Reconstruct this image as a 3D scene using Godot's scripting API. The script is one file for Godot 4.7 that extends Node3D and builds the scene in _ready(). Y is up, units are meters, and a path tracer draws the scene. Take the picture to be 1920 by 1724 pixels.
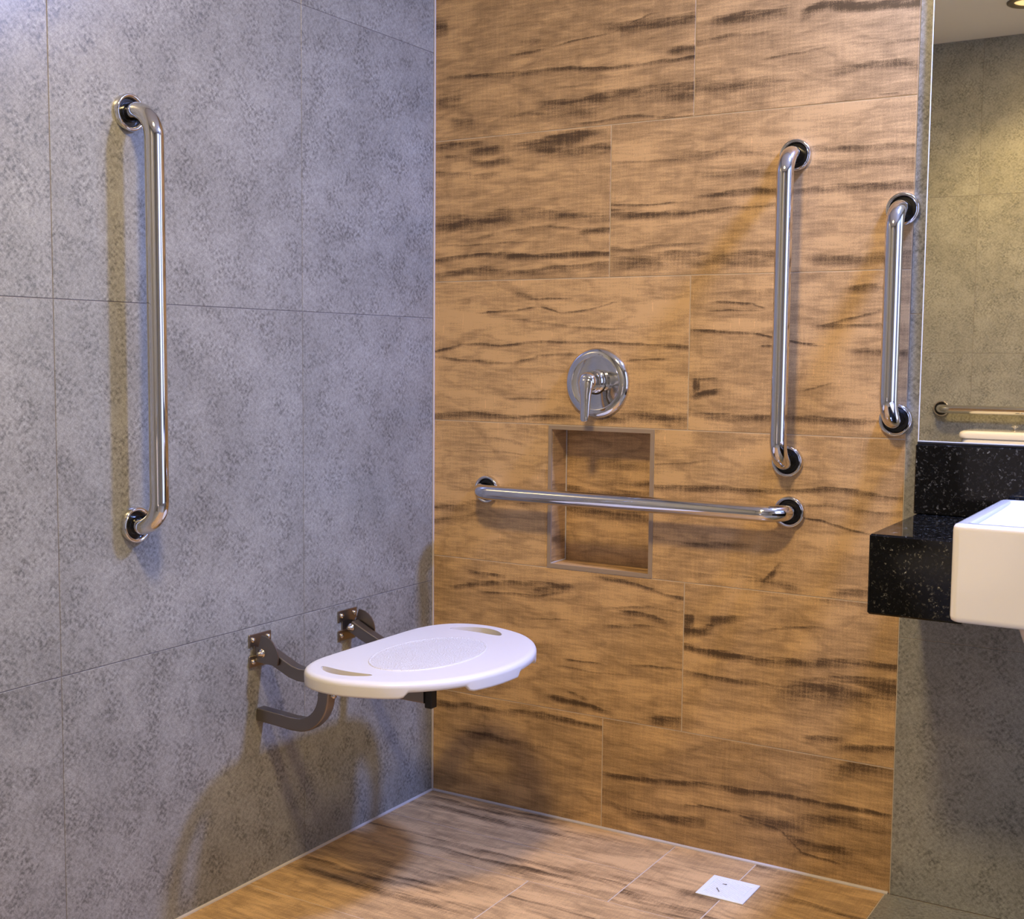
extends Node3D
# Accessible shower corner: grey stone-look wall on the left, timber-look tiled wall ahead, vanity and mirror on the right.
# x runs along the timber-look wall from the corner, y up, z out of that wall into the room.

const ROOM_X := 2.35
const ROOM_Z := 2.60
const ROOM_Y := 2.187
const COURSE := 0.31            # timber-look tile height
const TOP_JOINT := 1.4824

var rng := RandomNumberGenerator.new()
var taken := {}
var mesh_cache := {}
var M := {}

func _ready():
	rng.seed = 7
	# ---------------------------------------------------------------- camera
	var cam := Camera3D.new()
	cam.name = "camera"
	cam.position = Vector3(1.6171, 1.0112, 2.3237)
	cam.rotation = Vector3(-0.084, 0.5446, 0.0088)
	cam.fov = rad_to_deg(2.0 * atan(862.0 / 2335.16))
	cam.near = 0.02
	cam.far = 30.0
	add_child(cam)
	cam.current = true
	# ---------------------------------------------------------------- environment and exposure
	var env := Environment.new()
	env.background_mode = Environment.BG_COLOR
	env.background_color = Color(0.02, 0.02, 0.022)
	env.tonemap_mode = Environment.TONE_MAPPER_LINEAR
	env.tonemap_exposure = 1.0
	env.sdfgi_enabled = true
	env.ssao_enabled = true
	env.ssil_enabled = true
	var we := WorldEnvironment.new()
	we.name = "environment"
	we.environment = env
	add_child(we)
	make_materials()
	# ---------------------------------------------------------------- lamps (warm over the shower, cool over the vanity, warm spot over the toilet)
	panel_lamp(Vector3(0.90, ROOM_Y, 1.42), 0.20, WARM, WARM_E, "square ceiling light panel glowing warm yellow above the shower area")
	panel_lamp(Vector3(1.52, ROOM_Y, 0.17), 0.17, COOL, COOL_E, "square ceiling light panel glowing bluish white above the washbasin")
	spot_lamp(Vector3(0.875, ROOM_Y, 2.17), "round recessed ceiling spotlight above the toilet, reflected at the mirror's top edge")
	# ---------------------------------------------------------------- large structure
	build_back_wall()
	build_left_wall()
	build_front_wall()
	build_right_wall()
	build_floor_and_ceiling()
	build_trims()
	# ---------------------------------------------------------------- vanity
	build_counter()
	build_basin()
	build_mirror()
	# ---------------------------------------------------------------- shower fittings
	grab_bar(Vector3(0, 0.721, 0.876), LEFT, 0.679, false, "tall vertical chrome grab bar on the grey stone-look wall")
	grab_bar(Vector3(0.832, 0.811, 0), BACK, 0.580, false, "longer vertical chrome grab bar on the timber-look wall, above the horizontal bar's right end")
	grab_bar(Vector3(1.035, 0.898, 0), BACK, 0.382, false, "short vertical chrome grab bar on the timber-look wall, right beside the mirror")
	grab_bar(Vector3(0.148, 0.7135, 0), BACK, 0.691, true, "horizontal chrome grab bar crossing in front of the wall niche")
	grab_bar(Vector3(1.356, 0.822, ROOM_Z), FRONT, 0.80, true, "horizontal chrome grab bar above the toilet tank, seen in the mirror")
	build_valve()
	build_seat()
	build_drain()
	build_toilet()

# the axes of a wall: x along it, y up it, z out of it
const BACK := Basis(Vector3(1, 0, 0), Vector3(0, 1, 0), Vector3(0, 0, 1))
const LEFT := Basis(Vector3(0, 0, -1), Vector3(0, 1, 0), Vector3(1, 0, 0))
const FRONT := Basis(Vector3(-1, 0, 0), Vector3(0, 1, 0), Vector3(0, 0, -1))
const RIGHT := Basis(Vector3(0, 0, 1), Vector3(0, 1, 0), Vector3(-1, 0, 0))
const GROUND := Basis(Vector3(1, 0, 0), Vector3(0, 0, -1), Vector3(0, 1, 0))

const WARM := Color(1.0, 0.87, 0.63)
const COOL := Color(0.58, 0.675, 1.0)
const DAY := Color(0.74, 0.83, 1.0)
const WARM_E := 3.6
const COOL_E := 6.9
const SPOT_E := 1.3

# dark streaks printed on the timber-look tiles, by course and side: x, y, x, y, thickness in mm on the wall, strength in percent
# how dark each of those tiles is overall
var TONES := {"r0L": 0.20, "r0R": 0.18, "r1L": 0.13, "r1R": 0.13, "r2L": 0.05, "r2R": 0.13, "r3L": 0.06, "r3R": 0.09, "r4L": 0.15, "r4R": 0.15, "r5L": 0.20, "r5R": 0.27}
var STREAKS := {
	"r0L": [[435,1678,616,1675,32,35],[311,1653,435,1668,5,50],[435,1668,528,1699,5,50],[37,1610,279,1605,10,50],[279,1605,618,1599,10,50],[6,1566,68,1563,36,25],[280,1533,437,1535,34,38],[437,1535,619,1535,34,38],[189,1520,438,1515,18,20],[320,1574,398,1572,5,30],[196,1649,274,1651,7,40],[213,1675,270,1672,14,25],[360,1495,621,1485,8,35],[46,1522,112,1513,29,25],[565,1620,618,1617,18,35],[5,1721,32,1718,43,30]],
	"r1L": [[6,1469,121,1462,22,38],[87,1447,173,1456,18,50],[215,1457,400,1468,22,55],[256,1448,437,1438,27,38],[7,1407,156,1406,16,35],[7,1442,199,1428,14,25],[7,1305,200,1307,41,45],[200,1311,440,1295,25,25],[105,1265,283,1280,9,28],[283,1280,440,1261,9,28],[372,1264,440,1265,18,35],[8,1222,441,1215,13,50],[8,1187,441,1190,16,35],[35,1253,242,1247,4,30]],
	"r1R": [[445,1319,597,1319,5,50],[445,1305,625,1291,18,40],[443,1409,623,1397,5,20],[446,1229,626,1227,11,32],[447,1200,627,1201,32,33],[600,1402,793,1391,22,20],[644,1331,791,1332,15,45],[602,1293,707,1295,12,42],[707,1295,792,1302,12,42],[847,1327,1054,1325,14,36],[857,1399,1051,1387,14,30],[858,1365,1052,1355,22,20],[604,1199,795,1194,32,30],[851,1194,1058,1188,29,26],[636,1371,773,1361,14,18]],
	"r0R": [[664,1659,798,1665,23,50],[837,1655,881,1666,22,50],[881,1666,1048,1647,22,50],[625,1539,815,1517,43,20],[904,1540,1052,1531,18,33],[768,1575,884,1580,5,30],[855,1484,930,1484,5,45],[927,1578,1048,1578,9,22],[985,1489,1021,1487,5,40],[627,1623,766,1625,14,20]],
	"r2L": [[120,1100,210,1102,5,50],[210,1102,260,1111,5,50],[246,1128,345,1133,5,50],[282,1112,328,1104,4,55],[328,1104,393,1109,4,55],[393,1109,454,1122,4,55],[210,1083,353,1078,8,28],[353,1078,455,1064,8,28],[5,1015,79,1033,7,50],[79,1033,247,1040,7,50],[247,1040,353,1037,7,50],[353,1037,585,1032,7,50],[5,1000,98,998,9,45],[98,998,211,1000,9,45],[211,1000,276,1011,9,45],[276,1011,360,1009,9,45],[486,1000,567,1001,5,50],[566,1029,628,1029,14,50],[5,869,376,879,17,38],[424,880,629,890,23,42],[197,916,298,920,4,30],[209,1136,253,1132,12,25],[71,1122,97,1125,31,15]],
	"r2R": [[673,1119,751,1116,6,65],[751,1116,775,1106,6,65],[668,1102,763,1102,4,40],[632,1064,753,1054,6,60],[753,1054,797,1045,6,60],[797,1045,893,1032,6,60],[887,1071,999,1096,8,55],[887,1069,1000,1066,10,50],[629,958,680,960,8,35],[631,923,684,933,14,60],[630,945,644,945,37,45],[629,886,795,886,16,40],[838,889,996,893,19,35],[949,1015,1057,1016,12,30],[942,1148,992,1149,16,30],[676,1139,794,1141,9,25],[859,951,912,963,4,35],[771,1028,794,1028,6,40]],
	"r3L": [[3,669,128,681,18,30],[3,637,122,657,16,22],[82,795,290,794,4,25],[159,821,241,815,13,15],[167,677,292,685,11,25]],
	"r3R": [[552,743,803,756,13,36],[803,756,1062,757,13,36],[547,792,670,803,4,25],[863,701,993,687,5,50],[782,558,819,599,19,45],[743,561,849,568,16,45],[645,570,803,571,12,30],[923,570,997,578,19,25],[862,721,1063,727,12,25],[550,641,742,632,12,30],[811,592,849,593,6,30]],
	"r4L": [[97,521,186,522,13,50],[52,480,127,502,12,50],[127,502,278,521,12,50],[278,521,357,521,12,50],[142,482,278,492,7,45],[278,492,347,508,7,45],[271,506,357,517,18,45],[430,545,512,536,8,50],[512,536,618,524,8,50],[480,477,582,471,11,55],[441,481,618,498,6,32],[244,435,351,448,4,32],[353,354,433,362,6,55],[515,366,621,370,7,42],[329,337,515,342,4,28],[316,260,452,255,13,55],[357,277,401,271,9,40],[555,262,624,268,24,40],[442,442,557,456,9,35]],
	"r4R": [[625,469,642,473,44,50],[627,458,683,467,17,60],[679,479,734,484,18,35],[627,425,759,420,20,48],[759,420,887,424,20,48],[887,424,1056,435,20,48],[788,474,907,490,6,35],[629,368,829,372,12,40],[829,372,910,391,12,40],[910,391,1057,404,12,40],[829,363,1054,382,52,36],[884,270,953,280,16,45],[957,266,1051,279,16,45],[905,548,997,551,12,30]],
	"r5L": [[19,217,174,220,18,40],[174,220,436,227,18,40],[43,138,317,162,18,25]],
	"r5R": [[459,118,580,129,16,52],[580,129,703,136,16,52],[703,136,820,144,16,52],[820,144,917,145,16,52],[917,145,1045,149,16,52],[631,87,744,91,7,50],[744,91,837,79,7,50],[837,79,883,48,7,50],[883,48,956,42,7,50],[852,71,970,60,24,42],[929,217,1049,235,32,30],[760,79,1049,128,32,22],[473,52,664,59,24,30]],
}

# ==================================================================== naming and grouping
func numbered(called: String) -> String:
	var k: int = taken.get(called, 0)
	taken[called] = k + 1
	return called if k == 0 else "%s_%03d" % [called, k]

func tag(o: Node, label: String, category: String, group := "") -> Node:
	o.set_meta("label", label)
	o.set_meta("category", category)
	if group:
		o.set_meta("group", group)
	return o

func thing(called: String, label: String, category: String, at := Vector3.ZERO, axes := Basis(), group := "") -> Node3D:
	var o := Node3D.new()
	o.name = numbered(called)
	o.transform = Transform3D(axes, at)
	add_child(o)
	tag(o, label, category, group)
	return o

func part(parent: Node, called: String, mesh: Mesh, m: Material, at := Transform3D(), label := "") -> MeshInstance3D:
	var o := MeshInstance3D.new()
	o.name = called
	var n := 0
	while parent.has_node(NodePath(o.name)):
		n += 1
		o.name = "%s_%03d" % [called, n]
	o.mesh = mesh
	o.material_override = m
	o.transform = at
	o.cast_shadow = GeometryInstance3D.SHADOW_CASTING_SETTING_ON
	parent.add_child(o, true)
	if label:
		o.set_meta("label", label)
	return o

func struct(called: String, mesh: Mesh, m: Material, label := "", category := "") -> MeshInstance3D:
	var o := part(self, called, mesh, m)
	o.set_meta("kind", "structure")
	if label:
		tag(o, label, category)
	return o

# ==================================================================== mesh maker: corners are given anticlockwise as seen from outside
class MB:
	var v := PackedVector3Array()
	var n := PackedVector3Array()
	var u := PackedVector2Array()

	func tri(a: Vector3, b: Vector3, c: Vector3, na: Vector3, nb: Vector3, nc: Vector3, ua := Vector2.ZERO, ub := Vector2.ZERO, uc := Vector2.ZERO) -> void:
		v.append_array(PackedVector3Array([a, c, b]))
		n.append_array(PackedVector3Array([na, nc, nb]))
		u.append_array(PackedVector2Array([ua, uc, ub]))

	func flat(a: Vector3, b: Vector3, c: Vector3, ua := Vector2.ZERO, ub := Vector2.ZERO, uc := Vector2.ZERO) -> void:
		var q := (b - a).cross(c - a)
		if q.length_squared() < 1e-20:
			return
		q = q.normalized()
		tri(a, b, c, q, q, q, ua, ub, uc)

	func quad(a: Vector3, b: Vector3, c: Vector3, d: Vector3, ua := Vector2.ZERO, ub := Vector2.ZERO, uc := Vector2.ZERO, ud := Vector2.ZERO) -> void:
		flat(a, b, c, ua, ub, uc)
		flat(a, c, d, ua, uc, ud)

	func box(lo: Vector3, hi: Vector3) -> void:
		var p := func(x, y, z): return Vector3(hi.x if x else lo.x, hi.y if y else lo.y, hi.z if z else lo.z)
		quad(p.call(0, 0, 1), p.call(1, 0, 1), p.call(1, 1, 1), p.call(0, 1, 1))
		quad(p.call(1, 0, 0), p.call(0, 0, 0), p.call(0, 1, 0), p.call(1, 1, 0))
		quad(p.call(1, 0, 1), p.call(1, 0, 0), p.call(1, 1, 0), p.call(1, 1, 1))
		quad(p.call(0, 0, 0), p.call(0, 0, 1), p.call(0, 1, 1), p.call(0, 1, 0))
		quad(p.call(0, 1, 1), p.call(1, 1, 1), p.call(1, 1, 0), p.call(0, 1, 0))
		quad(p.call(0, 0, 0), p.call(1, 0, 0), p.call(1, 0, 1), p.call(0, 0, 1))

	# a box with bevelled edges (44 triangles)
	func bevelled(lo: Vector3, hi: Vector3, r: float) -> void:
		var c := (lo + hi) * 0.5
		var h := (hi - lo) * 0.5
		var at := func(s: Vector3, axis: int):
			var q := Vector3(h.x * s.x, h.y * s.y, h.z * s.z)
			for k in 3:
				if k != axis:
					q[k] -= r * s[k]
			return c + q
		for axis in 3:
			var a1 := (axis + 1) % 3
			var a2 := (axis + 2) % 3
			for s in [-1.0, 1.0]:
				var f: Array = []
				for pair in [[-1, -1], [1, -1], [1, 1], [-1, 1]]:
					var q := Vector3.ZERO
					q[axis] = s
					q[a1] = pair[0]
					q[a2] = pair[1]
					f.append(at.call(q, axis))
				if s > 0:
					quad(f[0], f[1], f[2], f[3])
				else:
					quad(f[3], f[2], f[1], f[0])
			for s1 in [-1.0, 1.0]:
				for s2 in [-1.0, 1.0]:
					var lo_s := Vector3.ZERO
					lo_s[axis] = -1.0
					lo_s[a1] = s1
					lo_s[a2] = s2
					var hi_s := lo_s
					hi_s[axis] = 1.0
					var p := [at.call(lo_s, a1), at.call(hi_s, a1), at.call(hi_s, a2), at.call(lo_s, a2)]
					if ((p[1] - p[0]).cross(p[2] - p[0])).dot((lo_s + hi_s)) < 0:
						p.reverse()
					quad(p[0], p[1], p[2], p[3])
		for sx in [-1.0, 1.0]:
			for sy in [-1.0, 1.0]:
				for sz in [-1.0, 1.0]:
					var s := Vector3(sx, sy, sz)
					var t := [at.call(s, 0), at.call(s, 1), at.call(s, 2)]
					if ((t[1] - t[0]).cross(t[2] - t[0])).dot(s) < 0:
						t.reverse()
					flat(t[0], t[1], t[2])

	# a sheet of points P[i][j]; its outside is (along j) x (along i)
	func grid(P: Array, wrap: bool, flip := false) -> void:
		var ni := P.size()
		var nj: int = P[0].size()
		var N := []
		for i in ni:
			var row := PackedVector3Array()
			for j in nj:
				var ja: int = (j - 1 + nj) % nj if wrap else maxi(j - 1, 0)
				var jb: int = (j + 1) % nj if wrap else mini(j + 1, nj - 1)
				var du: Vector3 = P[i][jb] - P[i][ja]
				var dv: Vector3 = P[mini(i + 1, ni - 1)][j] - P[maxi(i - 1, 0)][j]
				if du.length_squared() < 1e-14:
					var o := i + 1 if i + 1 < ni and (P[i + 1][jb] - P[i + 1][ja]).length_squared() > 1e-14 else maxi(i - 1, 0)
					du = P[o][jb] - P[o][ja]
				var q := du.cross(dv)
				row.append((-q if flip else q).normalized())
			N.append(row)
		for i in ni - 1:
			for j in (nj if wrap else nj - 1):
				var k: int = (j + 1) % nj
				var a: Vector3 = P[i][j]
				var b: Vector3 = P[i][k]
				var c: Vector3 = P[i + 1][k]
				var d: Vector3 = P[i + 1][j]
				var ua := Vector2(float(j) / nj, float(i) / ni)
				if flip:
					if a != b: tri(b, a, d, N[i][k], N[i][j], N[i + 1][j], ua, ua, ua)
					if c != d: tri(b, d, c, N[i][k], N[i + 1][j], N[i + 1][k], ua, ua, ua)
				else:
					if a != b: tri(a, b, c, N[i][j], N[i][k], N[i + 1][k], ua, ua, ua)
					if c != d: tri(a, c, d, N[i][j], N[i + 1][k], N[i + 1][j], ua, ua, ua)

	# a profile of (radius, height) turned about z
	func lathe(profile: Array, segs: int, at := Transform3D()) -> void:
		var P := []
		for p in profile:
			var row := PackedVector3Array()
			for j in segs:
				var t := TAU * j / segs
				row.append(at * Vector3(p.x * cos(t), p.x * sin(t), p.y))
			P.append(row)
		grid(P, true)

	# a ring of half-widths (a, b) swept along a path of points
	func sweep(path: PackedVector3Array, halves: Array, segs: int, side: Vector3, square := false, caps := true) -> void:
		var P := []
		for i in path.size():
			var t := (path[mini(i + 1, path.size() - 1)] - path[maxi(i - 1, 0)]).normalized()
			var a := (side - t * side.dot(t)).normalized()
			var b := t.cross(a)
			var h: Vector2 = halves[mini(i, halves.size() - 1)]
			var row := PackedVector3Array()
			for j in segs:
				var w := TAU * j / segs
				var q := Vector2(cos(w), sin(w))
				if square:
					var e := 0.22
					q = Vector2(signf(q.x) * pow(absf(q.x), e), signf(q.y) * pow(absf(q.y), e))
				row.append(path[i] + a * q.x * h.x + b * q.y * h.y)
			P.append(row)
		grid(P, true)
		if caps:
			for end in [0, path.size() - 1]:
				var mid := Vector3.ZERO
				for q in P[end]:
					mid += q
				mid /= segs
				for j in segs:
					if end == 0:
						flat(mid, P[end][(j + 1) % segs], P[end][j])
					else:
						flat(mid, P[end][j], P[end][(j + 1) % segs])

	# a flat outline (x, y) pushed from z0 to z1, with its front edge bevelled
	func slab(outline: PackedVector2Array, z0: float, z1: float) -> void:
		var o := outline
		if Geometry2D.is_polygon_clockwise(o):
			o = o.duplicate()
			o.reverse()
		var ids := Geometry2D.triangulate_polygon(o)
		for k in range(0, ids.size(), 3):
			var a := o[ids[k]]
			var b := o[ids[k + 1]]
			var c := o[ids[k + 2]]
			if (b - a).cross(c - a) < 0:
				var s := b
				b = c
				c = s
			flat(Vector3(a.x, a.y, z1), Vector3(b.x, b.y, z1), Vector3(c.x, c.y, z1))
			flat(Vector3(a.x, a.y, z0), Vector3(c.x, c.y, z0), Vector3(b.x, b.y, z0))
		for k in o.size():
			var a := o[k]
			var b := o[(k + 1) % o.size()]
			quad(Vector3(a.x, a.y, z0), Vector3(b.x, b.y, z0), Vector3(b.x, b.y, z1), Vector3(a.x, a.y, z1))

	func mesh() -> ArrayMesh:
		var a := []
		a.resize(Mesh.ARRAY_MAX)
		a[Mesh.ARRAY_VERTEX] = v
		a[Mesh.ARRAY_NORMAL] = n
		a[Mesh.ARRAY_TEX_UV] = u
		var m := ArrayMesh.new()
		m.add_surface_from_arrays(Mesh.PRIMITIVE_TRIANGLES, a)
		return m

func box_mesh(lo: Vector3, hi: Vector3, r := 0.0) -> ArrayMesh:
	var b := MB.new()
	if r > 0.0:
		b.bevelled(lo, hi, r)
	else:
		b.box(lo, hi)
	return b.mesh()

# a wall or floor tile of w x h, front at z = 0, 1 mm proud of the bed, with an eased edge; its print is laid over the front
func tile_mesh(w: float, h: float, uv: Rect2) -> ArrayMesh:
	var key := "%.4f %.4f %s" % [w, h, uv]
	if mesh_cache.has(key):
		return mesh_cache[key]
	var b := MB.new()
	var e := 0.0006
	var rings := []
	for lay in [[0.0, -0.0010], [0.0, -e], [e, 0.0]]:
		var i: float = lay[0]
		rings.append([Vector3(i, i, lay[1]), Vector3(w - i, i, lay[1]), Vector3(w - i, h - i, lay[1]), Vector3(i, h - i, lay[1])])
	var uvs := func(p: Vector3): return uv.position + Vector2(p.x / w, 1.0 - p.y / h) * uv.size
	for r in 2:
		for k in 4:
			var p := [rings[r][k], rings[r][(k + 1) % 4], rings[r + 1][(k + 1) % 4], rings[r + 1][k]]
			b.quad(p[0], p[1], p[2], p[3], uvs.call(p[0]), uvs.call(p[1]), uvs.call(p[2]), uvs.call(p[3]))
	var f: Array = rings[2]
	b.quad(f[0], f[1], f[2], f[3], uvs.call(f[0]), uvs.call(f[1]), uvs.call(f[2]), uvs.call(f[3]))
	mesh_cache[key] = b.mesh()
	return mesh_cache[key]

# lays one tile between (x0, y0) and (x1, y1) of a wall whose own axes are given, leaving half a joint all round
func lay(parent: Node, axes: Basis, origin: Vector3, x0: float, y0: float, x1: float, y1: float, m: Material, gap := 0.002, uv := Rect2(0, 0, 1, 1)) -> void:
	var g := gap * 0.5
	var at := origin + axes * Vector3(x0 + g, y0 + g, 0)
	part(parent, "tile", tile_mesh(x1 - x0 - gap, y1 - y0 - gap, uv), m, Transform3D(axes, at))

func grey_uv() -> Rect2:
	var r := Rect2(0, 0, 1, 1)
	if rng.randf() < 0.5:
		r = Rect2(1, r.position.y, -1, r.size.y)
	if rng.randf() < 0.5:
		r = Rect2(r.position.x, 1, r.size.x, -1)
	return r

func lay_grey(parent: Node, axes: Basis, origin: Vector3, xs: Array, ys: Array, gap := 0.0014) -> void:
	for i in xs.size() - 1:
		for j in ys.size() - 1:
			var uv := grey_uv()
			var w: float = minf((xs[i + 1] - xs[i]) / 0.59, 1.0)
			var h: float = minf((ys[j + 1] - ys[j]) / 0.59, 1.0)
			uv.size *= Vector2(w, h)
			lay(parent, axes, origin, xs[i], ys[j], xs[i + 1], ys[j + 1], M["grey_%d" % rng.randi_range(0, 2)], gap, uv)

# ==================================================================== materials
func plain(c: Color, rough: float, metal := 0.0) -> StandardMaterial3D:
	var m := StandardMaterial3D.new()
	m.albedo_color = c
	m.roughness = rough
	m.metallic = metal
	return m

func field(w: int, h: int, to_w: int, to_h: int, seed_no: int, freq: float, octaves := 2, type := FastNoiseLite.TYPE_SIMPLEX_SMOOTH) -> PackedByteArray:
	var n := FastNoiseLite.new()
	n.noise_type = type
	n.seed = seed_no
	n.frequency = freq
	n.fractal_type = FastNoiseLite.FRACTAL_FBM if octaves > 1 else FastNoiseLite.FRACTAL_NONE
	n.fractal_octaves = octaves
	var im := n.get_image(w, h, false, false, true)
	if to_w != w or to_h != h:
		im.resize(to_w, to_h, Image.INTERPOLATE_CUBIC)
	return im.get_data()

# the print of one timber-look tile; strokes are its dark streaks in millimetres on the wall: from, to, thickness, strength in percent
func wood_print(x0: float, y0: float, w_m: float, h_m: float, seed_no: int, strokes: Array, tone: float) -> ImageTexture:
	var ppm := 1150.0
	var w := int(w_m * ppm)
	var h := int(h_m * ppm)
	var low := field(maxi(w / 14, 8), maxi(h / 5, 8), w, h, seed_no, 0.05, 3)
	var mid := field(maxi(w / 12, 8), maxi(h / 2, 8), w, h, seed_no + 1, 0.07, 3)
	var grain := field(maxi(w / 10, 8), h, w, h, seed_no + 2, 0.16, 2)
	var saw := field(w, maxi(h / 14, 8), w, h, seed_no + 3, 0.13, 2)
	var warp := field(maxi(w / 16, 8), maxi(h / 8, 8), w, h, seed_no + 4, 0.045, 2)
	var fine := field(w, h, w, h, seed_no + 5, 0.33, 1)
	var dark := PackedFloat32Array()
	dark.resize(w * h)
	for s in strokes:
		var ax: float = (s[0] * 0.001 - x0) * ppm
		var ay: float = (y0 + h_m - s[1] * 0.001) * ppm
		var bx: float = (s[2] * 0.001 - x0) * ppm
		var by: float = (y0 + h_m - s[3] * 0.001) * ppm
		if bx < ax:
			var t := ax
			ax = bx
			bx = t
			t = ay
			ay = by
			by = t
		var half: float = maxf(s[4] * 0.001 * ppm * 0.62, 3.0)
		var deep: float = s[5] * (0.0135 if half > 9.0 else 0.0105)
		var run := maxf(bx - ax, 1.0)
		var soft := minf(run * 0.42, 150.0)
		for px in range(maxi(int(ax - soft * 0.5), 0), mini(int(bx + soft * 0.5), w)):
			var k := clampf((px - ax) / run, 0.0, 1.0)
			var fade := smoothstep(0.0, 1.0, (minf(px - ax, bx - px) + soft * 0.5) / soft)
			if ax < 6.0 and px - ax < run * 0.5 or bx > w - 8.0 and bx - px < run * 0.5:
				fade = 1.0
			var yc := lerpf(ay, by, k)
			for py in range(maxi(int(yc - half * 1.6 - 6), 0), mini(int(yc + half * 1.6 + 6), h)):
				var i := py * w + px
				var off := (py - yc + (warp[i] - 128) * 0.035 * minf(half * 0.2 + 0.8, 2.6) + (grain[i] - 128) * 0.014) / half
				var g := (1.0 - off) * 0.72 if off > 0.0 else 1.0 - off * off * 1.4
				if g <= 0.0:
					continue
				g = g * (1.6 - 0.6 * g) * fade * deep * (0.30 + mid[i] * 0.0042 + grain[i] * 0.0014)
				if g > dark[i]:
					dark[i] = g
	var out := PackedByteArray()
	out.resize(w * h * 3)
	var o := 0
	for i in w * h:
		var sw := saw[i] - 128
		var band := absf(low[i] - 128.0)
		var d := tone + 0.02 + (0.13 * smoothstep(26.0, 4.0, band) if low[i] > 128 else 0.13 * (1.0 - smoothstep(0.0, 60.0, band))) + (low[i] - 128) * 0.0012 + (mid[i] - 128) * 0.0011 + (grain[i] - 128) * 0.0010 + sw * 0.0005 + (fine[i] - 128) * 0.0010
		d += dark[i] * (1.0 + sw * 0.002 + (fine[i] - 128) * 0.002)
		d = clampf(d, 0.0, 1.0)
		var lit := 1.09 if sw > 88 else 1.0
		out[o] = clampi(int((209.0 - 128.0 * d) * lit), 0, 255)
		out[o + 1] = clampi(int((172.0 - 109.0 * d) * lit), 0, 255)
		out[o + 2] = clampi(int((121.0 - 78.0 * d) * lit), 0, 255)
		o += 3
	var im := Image.create_from_data(w, h, false, Image.FORMAT_RGB8, out)
	return ImageTexture.create_from_image(im)

func wood(x0: float, y0: float, w: float, h: float, seed_no: int, strokes: Array, tone := 0.12) -> StandardMaterial3D:
	var m := plain(Color.WHITE, 0.44)
	m.albedo_texture = wood_print(x0, y0, w, h, seed_no, strokes, tone)
	m.metallic_specular = 0.4
	return m

# a made-up set of streaks for tiles whose own pattern cannot be read in the photograph
func loose_streaks(w: float, h: float) -> Array:
	var s := []
	for k in 11:
		var x := rng.randf_range(-0.1, w) * 1000
		var y := rng.randf_range(0, h) * 1000
		var l := rng.randf_range(120, 480)
		s.append([x, y, x + l, y + rng.randf_range(-14, 14), rng.randf_range(6, 30), rng.randf_range(12, 34)])
	return s

func grey_print(seed_no: int) -> ImageTexture:
	var w := 960
	var big := field(120, 120, w, w, seed_no, 0.022, 3)
	var blot := field(w, w, w, w, seed_no + 1, 0.0075, 7)
	var fleck := field(w, w, w, w, seed_no + 2, 0.16, 4, FastNoiseLite.TYPE_VALUE_CUBIC)
	var dust := field(w, w, w, w, seed_no + 3, 0.45, 2, FastNoiseLite.TYPE_VALUE_CUBIC)
	var out := PackedByteArray()
	out.resize(w * w * 3)
	var o := 0
	for i in w * w:
		var patch := smoothstep(90.0, 190.0, blot[i])
		var v := 134.0 + (big[i] - 128) * 0.07 + (128 - blot[i]) * 0.07 + (dust[i] - 128) * 0.16
		var f := fleck[i] - 128
		v += f * (0.15 + 0.14 * patch)
		if f < -38:
			v -= 3.0 + 6.0 * patch
		out[o] = clampi(int(v), 0, 255)
		out[o + 1] = clampi(int(v), 0, 255)
		out[o + 2] = clampi(int(v * 0.95), 0, 255)
		o += 3
	return ImageTexture.create_from_image(Image.create_from_data(w, w, false, Image.FORMAT_RGB8, out))

func granite_print() -> ImageTexture:
	var w := 640
	var n := FastNoiseLite.new()
	n.seed = 301
	n.noise_type = FastNoiseLite.TYPE_CELLULAR
	n.cellular_return_type = FastNoiseLite.RETURN_CELL_VALUE
	n.frequency = 0.16
	n.domain_warp_enabled = true
	n.domain_warp_amplitude = 8.0
	n.domain_warp_frequency = 0.08
	var a := n.get_image(w, w, false, false, true).get_data()
	n.seed = 302
	n.frequency = 0.27
	var b := n.get_image(w, w, false, false, true).get_data()
	var c := field(160, 160, w, w, 303, 0.06, 2)
	var out := PackedByteArray()
	out.resize(w * w * 3)
	var o := 0
	for i in w * w:
		var v := 6.0 + a[i] * 0.045 + maxf(a[i] - 178, 0) * 1.5 * (0.05 + c[i] * 0.0075)
		var gold := maxf(b[i] - 238, 0) * 4.5
		v += gold
		out[o] = clampi(int(v + gold * 0.25), 0, 255)
		out[o + 1] = clampi(int(v + gold * 0.16), 0, 255)
		out[o + 2] = clampi(int(v * 0.95), 0, 255)
		o += 3
	return ImageTexture.create_from_image(Image.create_from_data(w, w, false, Image.FORMAT_RGB8, out))

func pebble_normals() -> ImageTexture:
	var n := FastNoiseLite.new()
	n.seed = 55
	n.noise_type = FastNoiseLite.TYPE_CELLULAR
	n.frequency = 0.085
	n.cellular_distance_function = FastNoiseLite.DISTANCE_EUCLIDEAN
	var im := n.get_seamless_image(512, 512, false, false, 0.1, true)
	im.convert(Image.FORMAT_RGBA8)
	im.bump_map_to_normal_map(3.5)
	return ImageTexture.create_from_image(im)

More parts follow.
